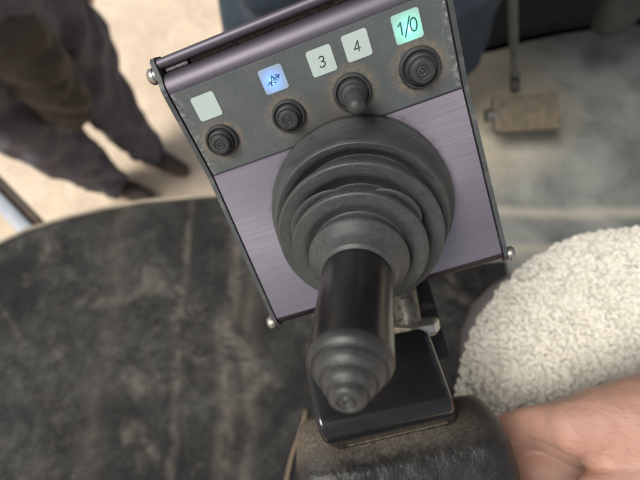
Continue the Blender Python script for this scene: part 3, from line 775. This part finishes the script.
# loose lip pushed out between two folds
def lip(zz, r, a0, a1, name='bellows_lip'):
    bm = bmesh.new(); rows = []
    n_ = 48
    for i in range(n_+1):
        a = R(a0+(a1-a0)*i/n_); f = math.sin(PI*i/n_)**.6
        row = []
        for (dr, dz) in ((-.003,-.0015), (0,-.0002), (.0015*f,.0009*f), (.0011*f,.0013*f), (-.001,.0006), (-.003,0)):
            dr -= .0035*(1-f); dz -= .0012*(1-f)
            row.append(bm.verts.new(jcentre(zz+dz, Vector(((r+dr)*math.cos(a), (r+dr)*math.sin(a), 0)))))
        rows.append(row)
    for i in range(n_):
        for k in range(6): bm.faces.new((rows[i][k], rows[i][(k+1) % 6], rows[i+1][(k+1) % 6], rows[i+1][k]))
    obj(name, bm, 'boot', jb)
lip(.0302, .0264, 84, 172); lip(.0300, .0262, 2, 60)
# grip: glossy sleeve + stepped rubber cap
q = Vector((0,0,1)).rotation_difference(axd).to_matrix().to_4x4()
Tg = Matrix.Translation(JO) @ q
bm = bmesh.new()
revolve(bm, smooth_prof([(.0112,.0460), (.0126,.0468), (.0129,.0474), (.0129,.0486), (.0124,.0491), (.0123,.0496), (.0126,.0502), (.0126,.060), (.0126,.075), (.0127,.0866), (.0122,.0872), (.0001,.0873)], 4), 72)
gp = obj('joystick_grip', bm, 'grip', box, sharp=60); gp.matrix_local = Tg
bm = bmesh.new()
revolve(bm, smooth_prof([(.0120,.0860), (.0126,.0864), (.0128,.0872), (.0128,.0882), (.0124,.0893), (.0112,.0906), (.0108,.0904), (.0105,.0909), (.0104,.0922), (.0097,.0936), (.0083,.0948), (.0080,.0946), (.0077,.0951), (.0076,.0965), (.0070,.0977), (.0058,.0987), (.0056,.0985), (.0053,.0990), (.0052,.1005), (.0047,.1013),
   (.0038,.1017), (.0029,.1017), (.0026,.1011), (.0022,.1011), (.0019,.1017), (.0011,.1017), (.0008,.1012), (.0001,.1012)], 4, .3), 72)
gc = obj('grip_cap', bm, 'rubber2', gp, sharp=70)

# mount: column, bolt, glossy block -----------------------------------------
def world_part(name, bm, mat, sharp=None, smooth=True):
    o = obj(name, bm, mat, None, smooth, sharp); o.parent = box; o.matrix_parent_inverse = box.matrix_world.inverted(); return o
bx = (P(437, 300, .25)-P(400, 306, .25)).normalized()
# column plate behind/below the box
def quad_prism(bm, c, xa, ya, za, w, h, d, bev=.001):
    T = frame(xa, ya, za, c); b2 = bmesh.new(); add_box(b2, (w, h, d), bev=bev, seg=2); b2.transform(T)
    me = bpy.data.meshes.new('t'); b2.to_mesh(me); b2.free(); bm.from_mesh(me); bpy.data.meshes.remove(me)
bm = bmesh.new(); xw = ax; yw = fwd
quad_prism(bm, P(411, 318, .262)-az*.012, xw, yw, az, .030, .050, .030)
world_part('mount_column', bm, 'blackmetal', 30)
bm = bmesh.new()
nc = P(417, 327.5, .236)
def along(bm, prof, seg, c, axis, start=0):
    q = Vector((0,0,1)).rotation_difference(axis).to_matrix().to_4x4()
    revolve(bm, prof, seg, Matrix.Translation(c) @ q @ Matrix.Rotation(start, 4, 'Z'))
baxis = (P(412, 300, .236)-P(418, 335, .236)).normalized()
along(bm, [(.0085,-.0042), (.0112,-.0030), (.0118,-.0020), (.0118,.0022), (.0108,.0032), (.0080,.0036)], 6, nc, baxis, R(12))
nut = world_part('bolt_nut', bm, 'steel', 30)
bm = bmesh.new()
pr = []
for k in range(22): pr += [(.0064, .003+.001*k*.8), (.0059, .0034+.001*k*.8)]
along(bm, pr+[(.0059,.022)], 24, nc-ax*.0035, baxis)
sh = world_part('bolt_shank', bm, 'steel', 40)

bc = P(384.5, 388, .214)-az*.010
tl = Matrix.Rotation(R(-15), 3, ax) @ Matrix.Rotation(R(-13), 3, fwd)
bxa, bya, bza = ax, tl @ fwd, tl @ az
bm = bmesh.new(); add_box(bm, (.0600, .0400, .032))
def fe(t): return [e for e in bm.edges if t(*[v.co for v in e.verts])]
bmesh.ops.bevel(bm, geom=fe(lambda a, b: a.z > .0159 and b.z > .0159 and a.y < -.0199 and b.y < -.0199), offset=.0105, segments=9, profile=.5, affect='EDGES')
bmesh.ops.bevel(bm, geom=fe(lambda a, b: a.y > .0199 and b.y > .0199 and abs(a.z-b.z) > .01), offset=.006, segments=5, profile=.5, affect='EDGES')
bm.normal_update()
bmesh.ops.bevel(bm, geom=[e for e in bm.edges if len(e.link_faces) == 2 and e.calc_face_angle() > .6 and (e.verts[0].co.z+e.verts[1].co.z)/2 > -.012], offset=.0030, segments=5, profile=.5, affect='EDGES')
bm.transform(frame(bxa, bya, bza, bc))
blk = world_part('mount_block', bm, 'gloss')
# crust of dust along its lower edge
bm = bmesh.new(); nn = 70; rows = []
for i in range(nn+1):
    x = -.024+.051*i/nn; row = []
    for k in range(6):
        a = 2*PI*k/6; r_ = .0007*(.6+.9*abs(noise.noise(Vector((x*420, k*.7, 1)))))*min(1, 6*math.sin(PI*i/nn)+.05)
        row.append(bm.verts.new(frame(bxa, bya, bza, bc) @ Vector((x, -.0197+r_*math.cos(a)*1.2, -.0065+r_*math.sin(a)*1.8))))
    rows.append(row)
for i in range(nn):
    for k in range(6): bm.faces.new((rows[i][k], rows[i][(k+1) % 6], rows[i+1][(k+1) % 6], rows[i+1][k]))
dc = world_part('dust_crust', bm, 'crust')

# ================================================================== HAND
HV = .0016
hp = lambda px, py, d: P(px, py, d)
bm = bmesh.new()
def chain(pts, rad):
    for (a, b), (ra, rb) in zip(zip(pts, pts[1:]), zip(rad, rad[1:])): capsule(bm, a, b, ra, rb)
wrist = hp(770, 436, .285)
elbow = hp(1150, 540, .36)
chain([elbow, wrist], [.042, .031])
chain([wrist, hp(790, 460, .262)], [.028, .026])
# metacarpals (index nearest the camera, the rest stacked away below it)
mcp = [hp(572, 427, .255), hp(578, 444, .292), hp(580, 452, .308), hp(584, 460, .322)]
car = [hp(712, 408, .256), hp(720, 418, .282), hp(728, 428, .300), hp(736, 438, .314)]
for i_, (c0, k0) in enumerate(zip(car, mcp)):
    chain([wrist, c0, c0.lerp(k0, .5), c0.lerp(k0, .8), k0], [.027, .0262, .0222, .0182, .0148 if i_ == 0 else .0140])
# fingers run down and under the armrest
for i, k0 in enumerate(mcp):
    dz = [.255, .292, .308, .322][i]
    ln = [1, 1.08, 1.0, .82][i]; r0 = [.0105, .0108, .0102, .009][i]
    e1 = hp(532, 421+11*i, dz+.018); e2 = hp(490, 436+10*i, dz+.040); e3 = hp(440, 462+8*i, dz+.050); e4 = hp(415, 492+6*i, dz+.046)
    chain([k0, e1, e2, e3, e4], [[.0148,.0140,.0140,.0135][i], .0092, r0*.95, r0*.9, r0*.8])
# thumb: base mound, then lying against the side of the pad
tb = hp(725, 482, .256); t1 = hp(650, 484, .247); t2 = hp(600, 496, .242); t3 = hp(576, 552, .231)
chain([wrist, tb, t1, t2, t3], [.027, .0250, .0200, .0125, .0095])
# web between thumb and index, palm behind it
chain([hp(690, 450, .256), hp(606, 440, .256)], [.023, .0185])
chain([hp(660, 462, .286), hp(580, 480, .306), hp(538, 470, .316)], [.024, .0185, .0165])
hm = fuse(bm, HV, 22, 'hand')
off = [v.normal*(.0006*noise.fractal(v.co*70, 1, 2, 4)) for v in hm.vertices]
for v, d in zip(hm.vertices, off): v.co = v.co + d
hm.update()
o = link('hand', hm, 'skin')
tag(o, 'bare hand and wrist gripping the right side of the black armrest', 'hand')
# fine hairs on the back of the hand
hv = bmesh.new(); cnt = 0
idx = rng.permutation(len(hm.vertices)); flow = (hp(600, 420, .25)-hp(680, 452, .25)).normalized()
for ii in idx:
    v = hm.vertices[int(ii)]; c = M.transposed() @ (v.co-CAM)
    if c.z <= 0: continue
    px, py = c.x/c.z*F+320, c.y/c.z*F+240
    if not (575 < px < 760 and 350 < py < 500) or v.normal.dot((CAM-v.co).normalized()) < .1: continue
    d = (flow+Vector(rng.normal(size=3))*.35); d = (d-v.normal*d.dot(v.normal)).normalized()
    a = v.co-v.normal*.0002; l_ = rng.uniform(.004, .008)
    tube(hv, [a, a+d*l_*.5+v.normal*.0009, a+d*l_+v.normal*.0007], [.000045, .00004, .00002], 3)
    cnt += 1
    if cnt > 420: break
ho = obj('hand_hair', hv, 'bodyhair', o); ho['kind'] = 'stuff'

# ================================================================== PEOPLE
def lofted_leg(bm, pts, rad, folds=.012, seed=0, flat=1.0):
    """trouser leg: rings along a path, with soft folds"""
    path = []
    for i in range(len(pts)-1):
        n_ = 16
        for k in range(n_): t = k/n_; path.append((pts[i].lerp(pts[i+1], t), rad[i]*(1-t)+rad[i+1]*t))
    path.append((pts[-1], rad[-1]))
    rings = []; up = None; s_ = 0
    for i, (p, r_) in enumerate(path):
        t = (path[min(i+1, len(path)-1)][0]-path[max(i-1, 0)][0]).normalized()
        if up is None: up = Vector((0,1,0))
        up = (up-t*up.dot(t)).normalized(); sd = t.cross(up)
        ring = []
        for k in range(40):
            a = 2*PI*k/40; d = up*math.cos(a)+sd*math.sin(a)
            f = noise.noise(Vector((math.cos(a)*1.1+seed, math.sin(a)*1.1, i*.28+2.2*math.cos(a+seed))))+.5*noise.noise(Vector((math.cos(a)*2.3, math.sin(a)*2.3+seed, i*.5)))
            ring.append(bm.verts.new(p+d*(r_+folds*f)))
        rings.append(ring)
    for i in range(len(rings)-1):
        for k in range(40): bm.faces.new((rings[i][k], rings[i][(k+1) % 40], rings[i+1][(k+1) % 40], rings[i+1][k]))
    bm.faces.new(rings[0]); bm.faces.new(rings[-1])
def person(label, ankles, knees, hips, face, trousers, jacket, lean=Vector((0,0,0)), trad=(.1,.1,.1), shoe='bootleather', coat=None, soles=None, toes=None):
    root_p = (ankles[0]+ankles[1])/2; 
    per = thing('person', label, 'person', Matrix.Translation(root_p))
    inv = Matrix.Translation(-root_p)
    mid = (hips[0]+hips[1])/2; right = (hips[1]-hips[0]).normalized(); right.z = 0; right.normalize()
    chest = mid+Vector((0,0,.46))+lean; neck = chest+Vector((0,0,.13))+lean*.2; head = neck+Vector((0,0,.15))+face*.02
    sh = [chest+right*s*.19+Vector((0,0,.07)) for s in (-1,1)]
    el = [sh[i]+Vector((0,0,-.29))+right*s*.05-face*.02 for i, s in enumerate((-1,1))]
    wr = [el[i]+Vector((0,0,-.24))+face*.08 for i in range(2)]
    bm = bmesh.new()
    for i in range(2):
        capsule(bm, hips[i], knees[i], .078, .055); capsule(bm, knees[i], ankles[i], .054, .038); capsule(bm, ankles[i], ankles[i]-Vector((0,0,.07)), .036, .026)
        capsule(bm, sh[i], el[i], .048, .04); capsule(bm, el[i], wr[i], .038, .027)
        palm = wr[i]+Vector((0,0,-.08)); capsule(bm, wr[i], palm, .025, .032)
        for f in range(4): q0 = palm+face*(.024-.016*f); capsule(bm, q0, q0+Vector((0,0,-.075+.006*abs(f-1.5)))-right*(1 if i else -1)*.012, .0105, .009, 10, 4)
        capsule(bm, wr[i]+face*.02+Vector((0,0,-.03)), wr[i]+face*.055+Vector((0,0,-.095)), .013, .010, 10, 4)
    capsule(bm, mid, mid.lerp(chest, .5), .13, .125); capsule(bm, mid.lerp(chest, .45), chest, .13, .14); capsule(bm, sh[0], sh[1], .06, .06); capsule(bm, chest, neck, .07, .055); capsule(bm, neck, head, .055, .06)
    ellipsoid(bm, head, (.076, .095, .115)); capsule(bm, head+face*.088, head+face*.108-Vector((0,0,.02)), .012, .015, 10, 4)
    for s in (-1, 1): ellipsoid(bm, head+right*s*.077, (.012,.022,.032))
    bmesh.ops.transform(bm, matrix=inv, verts=bm.verts); me = fuse(bm, .011, 3, 'body'); link('body', me, 'skin', per)
    bm = bmesh.new()
    for i in range(2):
        lofted_leg(bm, [hips[i]+Vector((0,0,.03)), knees[i], ankles[i]+Vector((0,0,-.05))], trad, .030, seed=i*3.7)
    capsule(bm, hips[0], hips[1], .125, .125); capsule(bm, mid, mid+Vector((0,0,.12)), .155, .145)
    bmesh.ops.transform(bm, matrix=inv, verts=bm.verts); me = fuse(bm, .0085, 2, 'trousers'); link('trousers', me, trousers, per)
    bm = bmesh.new(); capsule(bm, mid+Vector((0,0,.10)), chest, .165, .175); capsule(bm, sh[0], sh[1], .088, .088); capsule(bm, chest, neck-Vector((0,0,.03)), .11, .07)
    for i in range(2): capsule(bm, sh[i], el[i], .075, .064); capsule(bm, el[i], wr[i]+Vector((0,0,.02)), .062, .048)
    bmesh.ops.transform(bm, matrix=inv, verts=bm.verts); me = fuse(bm, .011, 3, 'jacket'); link('jacket', me, jacket, per)
    for i in range(2):
        d = toes[i]; bm = bmesh.new(); a = ankles[i]; g = Vector((a.x, a.y, soles+.045))
        capsule(bm, a+Vector((0,0,.06)), g-d*.02, .055, .050); capsule(bm, g-d*.035, g+d*.10-Vector((0,0,.004)), .043, .040); capsule(bm, g+d*.08, g+d*.15-Vector((0,0,.008)), .042, .034)
        bmesh.ops.transform(bm, matrix=inv, verts=bm.verts); me = fuse(bm, .007, 5, 'boot')
        for v in me.vertices:
            zf = soles+.004-root_p.z
            if v.co.z < zf: v.co.z = zf
        link('boot', me, shoe, per)
    bm = bmesh.new(); ellipsoid(bm, head-face*.012+Vector((0,0,.022)), (.083,.098,.107)); bmesh.ops.transform(bm, matrix=inv, verts=bm.verts); obj('hair', bm, 'hair', per)
    if coat: 
        bm = bmesh.new(); lofted_leg(bm, [inv @ p for p in coat], (.10,.10,.085,.05), .02, 8.2); link('coat_tail', fuse(bm, .009, 3, 'coat_tail'), 'coat', per)
    return per
gz = -1.1
an1, an2 = PZ(146, 146, gz+.12), PZ(108, 176, gz+.12)
kn1, kn2 = PZ(92, 82, gz+.50), PZ(44, 138, gz+.50)
h1, h2 = PZ(30, -22, gz+.88), PZ(-50, 72, gz+.88)
toe = (PZ(178, 178, gz)-PZ(140, 160, gz)); toe.z = 0; toe.normalize(); toe2 = (PZ(130, 190, gz)-PZ(100, 178, gz)); toe2.z = 0; toe2.normalize()
cmid = [PZ(-40, -5, gz+1.02), PZ(10, 42, gz+.90), PZ(48, 84, gz+.76), PZ(80, 118, gz+.62)]
person('person in loose dark violet grey work trousers and brown boots walking over pale sand', [an1, an2], [kn1, kn2], [h1, h2], toe, 'trousers', 'trousers', trad=(.122,.106,.070), coat=cmid, soles=gz, toes=[toe, toe2])

f1, f2 = PZ(292, 92, .07), PZ(405, 92, .07)
v1 = Vector((0,0,1))
person('person in dark blue denim standing on the cab floor behind the control box', [f1, f2], [f1+v1*.42+Vector((.0,.015,0)), f2+v1*.42+Vector((.01,.015,0))], [f1+v1*.80+Vector((.03,.03,0)), f2+v1*.80+Vector((-.01,.03,0))], Vector((0,-1,0)), 'jeans', 'coat', trad=(.105,.088,.078), soles=.004, toes=[Vector((-.2,-1,0)).normalized(), Vector((.2,-1,0)).normalized()])

# ================================================================== CAMERA, LIGHT
cam_d = bpy.data.cameras.new('camera'); cam = bpy.data.objects.new('camera', cam_d); C.objects.link(cam)
cx_, cy_, cz_ = M.col[0], M.col[1], M.col[2]
cam.matrix_world = frame(cx_, -cy_, -cz_, CAM)
cam_d.sensor_width = 36; cam_d.lens = F/640*36; cam_d.clip_start = .01; cam_d.clip_end = 500
cam_d.dof.use_dof = True; cam_d.dof.focus_distance = .185; cam_d.dof.aperture_fstop = 9.5
sc.camera = cam

ELEV, AZ = 60, 250                                     # sun high on the left
w = bpy.data.worlds.new('World'); sc.world = w; w.use_nodes = True
nt = w.node_tree; bg = nt.nodes['Background']
sky = nt.nodes.new('ShaderNodeTexSky'); sky.sky_type = 'NISHITA'; sky.sun_disc = False; sky.sun_elevation = R(ELEV); sky.sun_rotation = R(AZ)
sky.air_density = 1.0; sky.dust_density = 4.0; sky.ozone_density = 1.0
hs = nt.nodes.new('ShaderNodeHueSaturation'); hs.inputs['Saturation'].default_value = .35
nt.links.new(sky.outputs[0], hs.inputs['Color']); nt.links.new(hs.outputs[0], bg.inputs['Color']); bg.inputs['Strength'].default_value = .11
sd = bpy.data.lights.new('sun', 'SUN'); sd.energy = 2.6; sd.angle = R(24); sd.color = (1, .95, .88)
so = bpy.data.objects.new('sun', sd); C.objects.link(so)
az_ = R(AZ); dirv = Vector((math.sin(az_)*math.cos(R(ELEV)), math.cos(az_)*math.cos(R(ELEV)), math.sin(R(ELEV))))
so.rotation_euler = dirv.to_track_quat('Z', 'Y').to_euler()

sc.view_settings.view_transform = 'Standard'; sc.view_settings.look = 'None'; sc.view_settings.exposure = .16; sc.view_settings.gamma = 1
sc.render.engine = 'CYCLES'; sc.cycles.use_denoising = True; sc.cycles.max_bounces = 8
